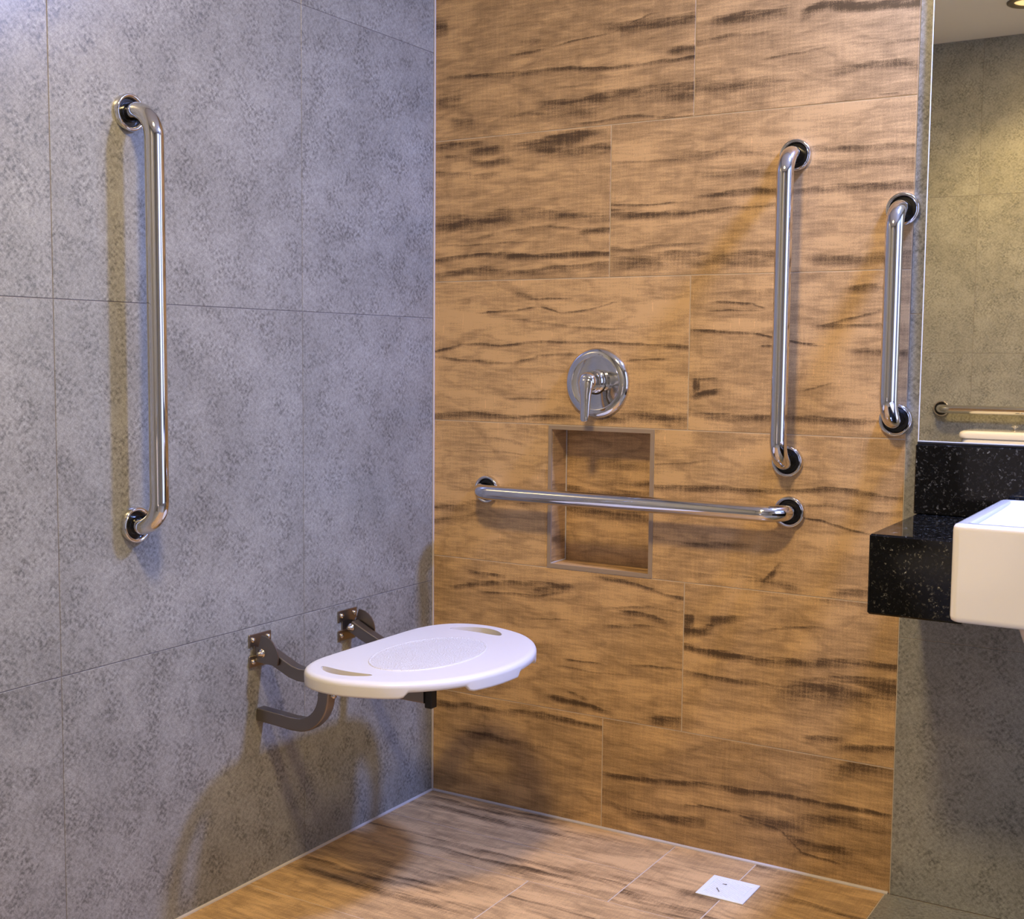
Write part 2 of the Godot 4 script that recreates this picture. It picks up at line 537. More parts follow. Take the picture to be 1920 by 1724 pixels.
func make_materials() -> void:
	M.grout_light = plain(Color(0.78, 0.72, 0.64), 0.85)
	M.grout_grey = plain(Color(0.48, 0.46, 0.44), 0.9)
	M.bead = plain(Color(0.74, 0.71, 0.68), 0.5)
	M.chrome = plain(Color(0.86, 0.855, 0.85), 0.07, 1.0)
	M.polished = plain(Color(0.74, 0.72, 0.70), 0.12, 1.0)
	M.steel = plain(Color(0.56, 0.53, 0.50), 0.34, 1.0)
	M.bolt = plain(Color(0.80, 0.76, 0.70), 0.18, 1.0)
	M.gasket = plain(Color(0.03, 0.032, 0.04), 0.25)
	M.black = plain(Color(0.035, 0.035, 0.04), 0.5)
	M.white = plain(Color(0.83, 0.83, 0.83), 0.36)
	M.pad = plain(Color(0.83, 0.83, 0.83), 0.45)
	M.pad.normal_enabled = true
	M.pad.normal_texture = pebble_normals()
	M.pad.normal_scale = 2.2
	M.pad.uv1_triplanar = true
	M.pad.uv1_scale = Vector3(6.5, 6.5, 6.5)
	M.ceramic = plain(Color(0.90, 0.89, 0.88), 0.10)
	M.ceramic.clearcoat_enabled = true
	M.ceramic.clearcoat = 0.6
	M.ceramic.clearcoat_roughness = 0.05
	M.paint = plain(Color(0.95, 0.945, 0.935), 0.8)
	M.door = plain(Color(0.90, 0.90, 0.90), 0.35)
	M.edge = plain(Color(0.60, 0.53, 0.45), 0.42)
	M.glass_edge = plain(Color(0.86, 0.88, 0.88), 0.25)
	M.mirror = plain(Color(0.96, 0.93, 0.82), 0.012, 1.0)
	M.drain = plain(Color(0.90, 0.92, 0.93), 0.35)
	M.granite = plain(Color.WHITE, 0.07)
	M.granite.albedo_texture = granite_print()
	M.granite.metallic_specular = 0.35
	M.granite.uv1_triplanar = true
	M.granite.uv1_world_triplanar = true
	M.granite.uv1_scale = Vector3(2.6, 2.6, 2.6)
	M.panel_warm = plain(Color(1, 1, 1), 0.6)
	M.panel_warm.emission_enabled = true
	M.panel_warm.emission = WARM
	M.panel_warm.emission_energy_multiplier = 3.0
	M.lens_warm = plain(Color(0.9, 0.88, 0.84), 0.4)
	M.lens_warm.emission_enabled = true
	M.lens_warm.emission = WARM
	M.lens_warm.emission_energy_multiplier = 1.2
	M.panel_cool = plain(Color(1, 1, 1), 0.6)
	M.panel_cool.emission_enabled = true
	M.panel_cool.emission = COOL
	M.panel_cool.emission_energy_multiplier = 3.0
	M.daylight = plain(Color(0.9, 0.93, 0.96), 0.6)
	M.daylight.emission_enabled = true
	M.daylight.emission = DAY
	M.daylight.emission_energy_multiplier = 1.0
	for k in 3:
		var m := plain(Color(1, 1, 1), 0.29)
		m.albedo_texture = grey_print(400 + 20 * k)
		M["grey_%d" % k] = m
	for k in 4:
		M["wood_%d" % k] = wood(0, 0, 0.62, 0.31, 700 + 10 * k, loose_streaks(0.62, 0.31))

# ==================================================================== lamps
func panel_lamp(at: Vector3, size: float, c: Color, energy: float, label: String) -> void:
	var t := thing("ceiling_light", label, "ceiling light", at, Basis(), "square ceiling light panels")
	var h := size * 0.5
	var f := MB.new()
	var o := h + 0.012
	f.box(Vector3(-o, -0.010, -o), Vector3(o, 0.0, -h))
	f.box(Vector3(-o, -0.010, h), Vector3(o, 0.0, o))
	f.box(Vector3(-o, -0.010, -h), Vector3(-h, 0.0, h))
	f.box(Vector3(h, -0.010, -h), Vector3(o, 0.0, h))
	part(t, "frame", f.mesh(), M.door)
	part(t, "diffuser_panel", box_mesh(Vector3(-h, -0.007, -h), Vector3(h, -0.001, h)), M.panel_warm if c == WARM else M.panel_cool)
	var l := AreaLight3D.new()
	l.name = "panel_light"
	l.area_size = Vector2(size, size)
	l.light_color = c
	l.light_energy = energy
	l.shadow_enabled = true
	l.set("area_range", 8.0)
	l.set("area_attenuation", 2.0)
	l.position = Vector3(0, -0.012, 0)
	l.rotation = Vector3(-PI / 2, 0, 0)
	t.add_child(l)

func spot_lamp(at: Vector3, label: String) -> void:
	var t := thing("ceiling_spotlight", label, "ceiling light", at)
	var down := Transform3D(Basis(Vector3(1, 0, 0), Vector3(0, 0, 1), Vector3(0, -1, 0)), Vector3.ZERO)
	var b := MB.new()
	b.lathe([Vector2(0.066, 0.0), Vector2(0.065, 0.005), Vector2(0.060, 0.008), Vector2(0.046, 0.006), Vector2(0.043, 0.001)], 40, down)
	part(t, "trim_ring", b.mesh(), M.steel)
	var g := MB.new()
	g.lathe([Vector2(0.042, 0.0012), Vector2(0.036, 0.004), Vector2(0.018, 0.0055), Vector2(0.0, 0.006)], 32, down)
	part(t, "bulb_lens", g.mesh(), M.lens_warm)
	var l := SpotLight3D.new()
	l.name = "spot_light"
	l.light_color = WARM
	l.light_energy = SPOT_E
	l.light_size = 0.04
	l.spot_angle = 62.0
	l.spot_angle_attenuation = 0.6
	l.spot_range = 8.0
	l.spot_attenuation = 2.0
	l.shadow_enabled = true
	l.position = Vector3(0, -0.012, 0)
	l.rotation = Vector3(-PI / 2, 0, 0)
	t.add_child(l)

# ==================================================================== walls, floor, ceiling
const NICHE := Rect2(0.301, 0.5535, 0.248, 0.3075)
const BED := 0.0010              # how far the joints lie behind the tile faces
const ROWS_LEFT := [0.0, 0.494, 1.0914, 1.6752, 2.187]

func build_back_wall() -> void:
	var b := MB.new()
	var z0 := -0.14
	var z1 := -BED
	var n0 := NICHE.position
	var n1 := NICHE.end
	b.box(Vector3(-0.12, 0, z0), Vector3(n0.x, ROOM_Y, z1))
	b.box(Vector3(n1.x, 0, z0), Vector3(ROOM_X + 0.12, ROOM_Y, z1))
	b.box(Vector3(n0.x, 0, z0), Vector3(n1.x, n0.y, z1))
	b.box(Vector3(n0.x, n1.y, z0), Vector3(n1.x, ROOM_Y, z1))
	b.box(Vector3(n0.x, n0.y, z0), Vector3(n1.x, n1.y, -0.075))
	var w := struct("wall_back", b.mesh(), M.grout_light, "wall faced with timber-look tiles around a recessed niche, grey tiles beside it", "wall")
	# timber-look courses from the ceiling down; every other course starts with a cut tile
	var edge := 1.0532
	for k in range(-3, 6):
		var y1 := minf(TOP_JOINT - COURSE * (k - 1), ROOM_Y)
		var y0 := maxf(TOP_JOINT - COURSE * k, 0.0)
		if y1 - y0 < 0.01:
			continue
		var cut := 0.622 if k % 2 == 0 else 0.441
		var spans := [[0.0, cut], [cut, edge]]
		if k == 3:
			spans = [[0.0, NICHE.position.x], [NICHE.end.x, edge]]
		for s in 2:
			var key := "r%d%s" % [k, "LR"[s]]
			var a: float = spans[s][0]
			var c: float = spans[s][1]
			var m: Material
			if STREAKS.has(key):
				m = wood(a, y0, c - a, y1 - y0, 40 + 20 * k + 10 * s, STREAKS[key], TONES.get(key, 0.12))
			else:
				m = M["wood_%d" % ((k + s + 8) % 4)]
			lay(w, BACK, Vector3.ZERO, a, y0, c, y1, m)
	lay_grey(w, BACK, Vector3.ZERO, [edge, 1.64, ROOM_X], ROWS_LEFT, 0.0008)
	# the niche: five faced sides and mitred edge strips
	var box := Node3D.new()
	box.name = "niche"
	w.add_child(box)
	var back := Vector3(n0.x, n0.y, -0.0665)
	lay(box, BACK, back, 0, 0, NICHE.size.x, NICHE.size.y, M.wood_1, 0.0, Rect2(0.1, 0, 0.4, 1))
	var d := 0.064
	lay(box, RIGHT, Vector3(n1.x - 0.0085, n0.y, -0.0665), 0, 0.0085, d, NICHE.size.y - 0.0085, M.wood_2, 0.0, Rect2(0.3, 0, 0.1, 1))
	lay(box, LEFT, Vector3(n0.x + 0.0085, n0.y, -0.0025), 0, 0.0085, d, NICHE.size.y - 0.0085, M.wood_2, 0.0, Rect2(0.6, 0, 0.1, 1))
	lay(box, GROUND, Vector3(n0.x, n0.y + 0.0085, -0.0025), 0.0085, 0, NICHE.size.x - 0.0085, d, M.wood_0, 0.0, Rect2(0.1, 0.3, 0.4, 0.2))
	var under := Basis(Vector3(1, 0, 0), Vector3(0, 0, 1), Vector3(0, -1, 0))
	lay(box, under, Vector3(n0.x, n1.y - 0.0085, -0.0665), 0.0085, 0, NICHE.size.x - 0.0085, d, M.wood_3, 0.0, Rect2(0.1, 0.3, 0.4, 0.2))
	var t := 0.0083
	var o := [Vector2(n0.x, n0.y), Vector2(n1.x, n0.y), Vector2(n1.x, n1.y), Vector2(n0.x, n1.y)]
	var inn := [Vector2(n0.x + t, n0.y + t), Vector2(n1.x - t, n0.y + t), Vector2(n1.x - t, n1.y - t), Vector2(n0.x + t, n1.y - t)]
	for k in 4:
		var e := MB.new()
		e.slab(PackedVector2Array([o[k] * 0.9995 + inn[k] * 0.0005, o[(k + 1) % 4], inn[(k + 1) % 4], inn[k]]), -0.060, 0.0012)
		part(box, "edge_strip", e.mesh(), M.edge)
	var bead := MB.new()
	bead.sweep(PackedVector3Array([Vector3(n0.x + t + 0.001, n0.y + t + 0.001, -0.064), Vector3(n0.x + t + 0.001, n1.y - t, -0.064)]), [Vector2(0.0016, 0.0016)], 8, Vector3(1, 0, 0))
	bead.sweep(PackedVector3Array([Vector3(n0.x + t + 0.001, n0.y + t + 0.001, -0.064), Vector3(n0.x + t + 0.001, n0.y + t + 0.001, 0.0)]), [Vector2(0.002, 0.002)], 8, Vector3(1, 0, 0))
	part(box, "sealant_bead", bead.mesh(), M.bead)

func build_left_wall() -> void:
	var w := struct("wall_left", box_mesh(Vector3(-0.12, 0, -BED), Vector3(-BED, ROOM_Y, ROOM_Z + 0.12)), M.grout_grey, "wall of large grey stone-look tiles to the left of the shower seat", "wall")
	lay_grey(w, LEFT, Vector3.ZERO, [-ROOM_Z, -2.20, -1.615, -1.031, -0.447, -0.002], ROWS_LEFT)

func build_front_wall() -> void:
	var w := struct("wall_front", box_mesh(Vector3(-BED, 0, ROOM_Z + BED), Vector3(ROOM_X + 0.12, ROOM_Y, ROOM_Z + 0.12)), M.grout_grey, "grey tiled wall behind the toilet, seen in the mirror", "wall")
	lay_grey(w, FRONT, Vector3(0, 0, ROOM_Z), [-ROOM_X, -1.84, -1.25, -0.66, -0.07, 0.0], [0.0, 0.447, 1.032, 1.617, 2.187])

func build_right_wall() -> void:
	var z0 := 0.28
	var z1 := 1.06
	var low := 0.30
	var top := 2.02
	var b := MB.new()
	b.box(Vector3(ROOM_X + BED, 0, -BED), Vector3(ROOM_X + 0.12, ROOM_Y, z0))
	b.box(Vector3(ROOM_X + BED, 0, z1), Vector3(ROOM_X + 0.12, ROOM_Y, ROOM_Z + BED))
	b.box(Vector3(ROOM_X + BED, top, z0), Vector3(ROOM_X + 0.12, ROOM_Y, z1))
	b.box(Vector3(ROOM_X + BED, 0, z0), Vector3(ROOM_X + 0.12, low, z1))
	var w := struct("wall_right", b.mesh(), M.grout_grey, "grey tiled wall around the tall frosted window", "wall")
	var at := Vector3(ROOM_X, 0, 0)
	lay_grey(w, RIGHT, at, [0.0, z0], ROWS_LEFT)
	lay_grey(w, RIGHT, at, [z1, 1.42, 2.01, ROOM_Z], ROWS_LEFT)
	lay_grey(w, RIGHT, at, [z0, 0.67, z1], [top, ROOM_Y])
	lay_grey(w, RIGHT, at, [z0, 0.67, z1], [0.0, low])
	var f := MB.new()
	var x0 := ROOM_X + 0.02
	var x1 := ROOM_X + 0.09
	f.bevelled(Vector3(x0, low, z0), Vector3(x1, top, z0 + 0.035), 0.003)
	f.bevelled(Vector3(x0, low, z1 - 0.035), Vector3(x1, top, z1), 0.003)
	f.bevelled(Vector3(x0, low, z0 + 0.035), Vector3(x1, low + 0.035, z1 - 0.035), 0.003)
	f.bevelled(Vector3(x0, top - 0.035, z0 + 0.035), Vector3(x1, top, z1 - 0.035), 0.003)
	var win := struct("window_1", f.mesh(), M.door, "tall frosted window glowing with bluish daylight", "window")
	part(win, "frosted_pane", box_mesh(Vector3(ROOM_X + 0.05, low + 0.036, z0 + 0.036), Vector3(ROOM_X + 0.056, top - 0.036, z1 - 0.036)), M.daylight)
	var l := AreaLight3D.new()
	l.name = "window_daylight"
	l.area_size = Vector2(z1 - z0 - 0.08, top - low - 0.08)
	l.light_color = DAY
	l.light_energy = 0.03
	l.shadow_enabled = true
	l.set("area_range", 8.0)
	l.position = Vector3(ROOM_X + 0.045, (low + top) * 0.5, (z0 + z1) * 0.5)
	l.rotation = Vector3(0, PI / 2, 0)
	win.add_child(l)

func build_floor_and_ceiling() -> void:
	var f := struct("floor", box_mesh(Vector3(-0.12, -0.12, -0.14), Vector3(ROOM_X + 0.12, -BED, ROOM_Z + 0.12)), M.grout_light, "floor of timber-look tiles with grey tiles by the washbasin", "floor")
	var e := 1.045
	# x0, z0, x1, z1 of each timber-look floor tile
	var cuts := [[0.0, 0.0, 0.616, 0.168], [0.0, 0.168, 0.616, 0.314], [0.616, 0.0, 0.790, 0.314], [0.790, 0.0, e, 0.314],
		[0.0, 0.314, 0.445, 0.612], [0.445, 0.314, e, 0.612], [0.0, 0.612, 0.616, 0.916], [0.616, 0.612, e, 0.916],
		[0.0, 0.916, 0.445, 1.22], [0.445, 0.916, e, 1.22], [0.0, 1.22, 0.616, 1.524], [0.616, 1.22, e, 1.524]]
	var k := 0
	for c in cuts:
		var uv := Rect2(0, 0, (c[2] - c[0]) / 0.62, minf((c[3] - c[1]) / 0.31, 1.0))
		uv.position = Vector2(1.0 - uv.size.x, 1.0 - uv.size.y) * rng.randf()
		lay(f, GROUND, Vector3.ZERO, c[0], -c[3], c[2], -c[1], M["wood_%d" % ((k * 3 + 1) % 4)], 0.0025, uv)
		k += 1
	lay_grey(f, GROUND, Vector3.ZERO, [e, 1.635, ROOM_X], [-ROOM_Z, -2.2, -1.77, -1.18, -0.59, 0.0])
	lay_grey(f, GROUND, Vector3.ZERO, [0.0, 0.455, e], [-ROOM_Z, -2.11, -1.524])
	struct("ceiling", box_mesh(Vector3(-0.12, ROOM_Y, -0.14), Vector3(ROOM_X + 0.12, ROOM_Y + 0.1, ROOM_Z + 0.12)), M.paint, "smooth white ceiling, a strip of it seen in the mirror", "ceiling")

func build_trims() -> void:
	var a := MB.new()
	a.sweep(PackedVector3Array([Vector3(0.0015, 0, 0.0015), Vector3(0.0015, ROOM_Y, 0.0015)]), [Vector2(0.0026, 0.0026)], 10, Vector3(1, 0, 0))
	struct("trim_1", a.mesh(), M.bead, "pale sealant line up the corner between grey and timber-look walls", "sealant")
	var b := MB.new()
	b.sweep(PackedVector3Array([Vector3(0.004, 0.0, 0.0), Vector3(1.05, 0.0, 0.0)]), [Vector2(0.0045, 0.0045)], 12, Vector3(0, 1, 0))
	struct("trim_2", b.mesh(), M.bead, "pale sealant line along the foot of the timber-look wall", "sealant")
	var c := MB.new()
	c.sweep(PackedVector3Array([Vector3(0.0, 0.0, 0.004), Vector3(0.0, 0.0, 1.52)]), [Vector2(0.004, 0.004)], 12, Vector3(0, 1, 0))
	struct("trim_3", c.mesh(), M.bead, "pale sealant line along the foot of the grey wall", "sealant")

# ==================================================================== vanity
func build_counter() -> void:
	var t := thing("washbasin_counter", "black granite washbasin counter with deep front apron, right of the timber-look wall", "counter", Vector3(1.08, 0.598, 0.0005))
	var top := 0.729 - 0.598
	var deep := 0.3245
	var wide := 1.0
	# deep blocks left and right of the washbasin, joined by a strip behind it
	var s := MB.new()
	s.bevelled(Vector3(0, 0, 0), Vector3(0.1487, top, deep), 0.003)
	s.bevelled(Vector3(0.6213, 0, 0), Vector3(wide, top, deep), 0.003)
	s.box(Vector3(0.1450, top - 0.03, 0.001), Vector3(0.6250, top - 0.0002, 0.046))
	part(t, "countertop", s.mesh(), M.granite)
	var k := part(self, "backsplash", box_mesh(Vector3(1.0765, 0.7293, 0.0005), Vector3(2.08, 0.8560, 0.0205), 0.0018), M.granite)
	tag(k, "black granite upstand between the washbasin counter and the mirror", "backsplash")

func rring(cx: float, cz: float, hx: float, hz: float, r: float, y: float, n := 8) -> PackedVector3Array:
	var out := PackedVector3Array()
	var rr := minf(r, minf(hx, hz))
	for q in 4:
		var sx: float = [1, -1, -1, 1][q]
		var sz: float = [-1, -1, 1, 1][q]
		for k in n + 1:
			var a := PI / 2 * (q + float(k) / n)
			out.append(Vector3(cx + sx * (hx - rr) + rr * cos(a), y, cz + sz * (hz - rr) - rr * sin(a)))
	return out

func build_basin() -> void:
	var t := thing("washbasin", "white rectangular ceramic washbasin projecting from the black granite counter", "washbasin", Vector3(1.465, 0.6225, 0.245))
	var hx := 0.2345
	var hz := 0.1945
	var H := 0.1475
	var b := MB.new()
	var P := []
	P.append(rring(0, 0, 0.0, 0.0, 0, 0.0))
	for s in [[0.010, 0.0, 0.014], [0.004, 0.0012, 0.013], [0.0012, 0.004, 0.012], [0.0, 0.010, 0.012], [0.0, H - 0.010, 0.012], [0.0008, H - 0.0045, 0.012], [0.003, H - 0.0012, 0.011], [0.007, H, 0.010],
			[0.019, H, 0.012], [0.022, H - 0.0015, 0.013], [0.0245, H - 0.006, 0.016], [0.026, H - 0.012, 0.02], [0.034, H - 0.07, 0.03], [0.042, H - 0.088, 0.035], [0.058, H - 0.098, 0.04], [0.12, H - 0.103, 0.04]]:
		P.append(rring(0, 0, hx - s[0], hz - s[0], s[2], s[1]))
	P.append(rring(0, 0, 0.0, 0.0, 0, H - 0.104))
	b.grid(P, true)
	part(t, "bowl", b.mesh(), M.ceramic)
	var dr := MB.new()
	dr.lathe([Vector2(0.024, 0.0), Vector2(0.023, 0.003), Vector2(0.017, 0.0035), Vector2(0.014, 0.001), Vector2(0.0, 0.0)], 28, Transform3D(Basis(Vector3(1, 0, 0), Vector3(0, 0, -1), Vector3(0, 1, 0)), Vector3(0, H - 0.1035, 0)))
	part(t, "waste_ring", dr.mesh(), M.chrome)
	# cover of the trap below
	var c := thing("trap_cover", "pale ceramic trap cover tapering below the white washbasin", "trap cover", Vector3(1.412, 0.30, 0.245))
	var q := MB.new()
	var R := []
	R.append(rring(0, 0, 0, 0, 0, 0.0))
	for s in [[0.030, 0.035, 0.0], [0.036, 0.042, 0.004], [0.046, 0.055, 0.08], [0.064, 0.072, 0.17], [0.092, 0.09, 0.26], [0.11, 0.10, 0.316], [0.108, 0.098, 0.3185]]:
		R.append(rring(0, 0, s[0], s[1], 0.04, s[2]))
	R.append(rring(0, 0, 0, 0, 0, 0.3188))
	q.grid(R, true)
	part(c, "cover_shell", q.mesh(), M.ceramic)
	# tap at the back of the basin, outside the frame
	var f := thing("basin_tap", "chrome mixer tap on the counter behind the washbasin", "tap", Vector3(1.465, 0.7292, 0.027))
	var up := Transform3D(Basis(Vector3(1, 0, 0), Vector3(0, 0, -1), Vector3(0, 1, 0)), Vector3.ZERO)
	var fb := MB.new()
	fb.lathe([Vector2(0.019, 0.0), Vector2(0.0185, 0.004), Vector2(0.014, 0.007), Vector2(0.0135, 0.10), Vector2(0.012, 0.112), Vector2(0.0, 0.114)], 28, up)
	part(f, "tap_body", fb.mesh(), M.chrome)
	var sp := MB.new()
	sp.sweep(PackedVector3Array([Vector3(0, 0.075, 0.010), Vector3(0, 0.085, 0.05), Vector3(0, 0.085, 0.09), Vector3(0, 0.074, 0.11), Vector3(0, 0.062, 0.114)]), [Vector2(0.010, 0.010)], 16, Vector3(1, 0, 0))
	part(f, "spout", sp.mesh(), M.chrome)
	var lv := MB.new()
	lv.sweep(PackedVector3Array([Vector3(0, 0.114, 0), Vector3(0, 0.124, 0.015), Vector3(0, 0.135, 0.06)]), [Vector2(0.009, 0.006), Vector2(0.009, 0.005), Vector2(0.006, 0.003)], 12, Vector3(1, 0, 0))
	part(f, "lever", lv.mesh(), M.chrome)

func build_mirror() -> void:
	var x0 := 1.0765
	var x1 := 2.06
	var y0 := 0.8602
	var y1 := 1.95
	var t := thing("wall_mirror", "large frameless wall mirror above the granite upstand, reflecting the toilet wall", "mirror", Vector3(x0, y0, 0.0005))
	part(t, "mirror_glass", box_mesh(Vector3(0.002, 0.002, 0), Vector3(x1 - x0 - 0.002, y1 - y0 - 0.002, 0.006)), M.mirror)
	var e := MB.new()
	e.bevelled(Vector3(0, 0, 0), Vector3(0.0018, y1 - y0, 0.0064), 0.0003)
	e.bevelled(Vector3(x1 - x0 - 0.0018, 0, 0), Vector3(x1 - x0, y1 - y0, 0.0064), 0.0003)
	e.bevelled(Vector3(0.002, y1 - y0 - 0.0018, 0), Vector3(x1 - x0 - 0.002, y1 - y0, 0.0064), 0.0003)
	e.bevelled(Vector3(0.002, 0, 0), Vector3(x1 - x0 - 0.002, 0.0018, 0.0064), 0.0003)
	part(t, "polished_edge", e.mesh(), M.glass_edge)
	part(t, "support_channel", box_mesh(Vector3(0.0, -0.0042, 0), Vector3(x1 - x0, -0.0004, 0.009), 0.0005), M.black)

# ==================================================================== grab bars
func grab_bar(at: Vector3, axes: Basis, long: float, level: bool, label: String) -> void:
	var t := thing("grab_bar", label, "grab bar", at, axes, "chrome grab bars")
	var along := Vector3(1, 0, 0) if level else Vector3(0, 1, 0)
	var d := 0.060
	var R := 0.044
	var path := PackedVector3Array([Vector3(0, 0, 0.002)])
	for k in 13:
		var a := PI / 2 * k / 12.0
		path.append(Vector3(0, 0, d - R) + along * R * (1.0 - cos(a)) + Vector3(0, 0, R * sin(a)))
	for k in 13:
		var a := PI / 2 * k / 12.0
		path.append(Vector3(0, 0, d - R) + along * (long - R + R * sin(a)) + Vector3(0, 0, R * cos(a)))
	path.append(along * long + Vector3(0, 0, 0.002))
	var b := MB.new()
	b.sweep(path, [Vector2(0.0158, 0.0158)], 36, along.cross(Vector3(0, 0, 1)))
	part(t, "tube", b.mesh(), M.chrome)
	var prof := [Vector2(0.0305, 0.0003), Vector2(0.0305, 0.0045), Vector2(0.0302, 0.0075), Vector2(0.0294, 0.0095), Vector2(0.0281, 0.0103), Vector2(0.0262, 0.0100), Vector2(0.0245, 0.0088), Vector2(0.0232, 0.0066), Vector2(0.0226, 0.0040), Vector2(0.0224, 0.0012)]
	for k in 2:
		var f := MB.new()
		f.lathe(prof, 40, Transform3D(Basis(), along * long * k))
		part(t, "wall_flange", f.mesh(), M.chrome)
		var g := MB.new()
		g.lathe([Vector2(0.0225, 0.0004), Vector2(0.0225, 0.0026), Vector2(0.0220, 0.0030), Vector2(0.0160, 0.0030)], 32, Transform3D(Basis(), along * long * k))
		part(t, "gasket", g.mesh(), M.gasket)

# ==================================================================== shower valve
func build_valve() -> void:
	var t := thing("shower_valve", "round chrome shower valve with a lever handle above the wall niche", "shower valve", Vector3(0.418, 0.9535, 0.0))
	var e := MB.new()
	e.lathe([Vector2(0.0735, 0.0003), Vector2(0.0735, 0.002), Vector2(0.0725, 0.0055), Vector2(0.069, 0.0095), Vector2(0.0635, 0.0118), Vector2(0.0585, 0.0124), Vector2(0.0570, 0.0130), Vector2(0.0555, 0.0128), Vector2(0.0540, 0.0116), Vector2(0.040, 0.0105), Vector2(0.024, 0.0100)], 72)
	part(t, "escutcheon", e.mesh(), M.chrome)
	var h := MB.new()
	h.lathe([Vector2(0.0245, 0.0102), Vector2(0.0245, 0.015), Vector2(0.0235, 0.0165), Vector2(0.0205, 0.017), Vector2(0.0208, 0.0185), Vector2(0.0216, 0.026), Vector2(0.0222, 0.0275), Vector2(0.0222, 0.031), Vector2(0.0212, 0.033), Vector2(0.0204, 0.036), Vector2(0.0202, 0.044), Vector2(0.0190, 0.050), Vector2(0.0158, 0.0555), Vector2(0.0095, 0.059), Vector2(0.0, 0.0602)], 48, Transform3D(Basis(), Vector3(0, 0.004, 0)))
	part(t, "hub", h.mesh(), M.chrome)
	var l := MB.new()
	l.sweep(PackedVector3Array([Vector3(0, 0.017, 0.047), Vector3(0, 0.012, 0.050), Vector3(0, 0.002, 0.0525), Vector3(0, -0.010, 0.0535), Vector3(0, -0.025, 0.054), Vector3(0, -0.045, 0.0555), Vector3(0, -0.062, 0.0575), Vector3(0, -0.074, 0.059), Vector3(0, -0.078, 0.0595)]),
		[Vector2(0.008, 0.004), Vector2(0.0148, 0.0085), Vector2(0.0168, 0.0100), Vector2(0.0150, 0.0090), Vector2(0.0122, 0.0076), Vector2(0.0106, 0.0060), Vector2(0.0100, 0.0050), Vector2(0.0092, 0.0042), Vector2(0.0060, 0.0025)], 28, Vector3(1, 0, 0))
	part(t, "lever_handle", l.mesh(), M.chrome)

# ==================================================================== fold-down seat
func spline(pts: Array, per: int) -> PackedVector2Array:
	var out := PackedVector2Array()
	var n := pts.size()
	for i in n:
		for k in per:
			out.append(pts[i].cubic_interpolate(pts[(i + 1) % n], pts[(i - 1 + n) % n], pts[(i + 2) % n], float(k) / per))
	return out

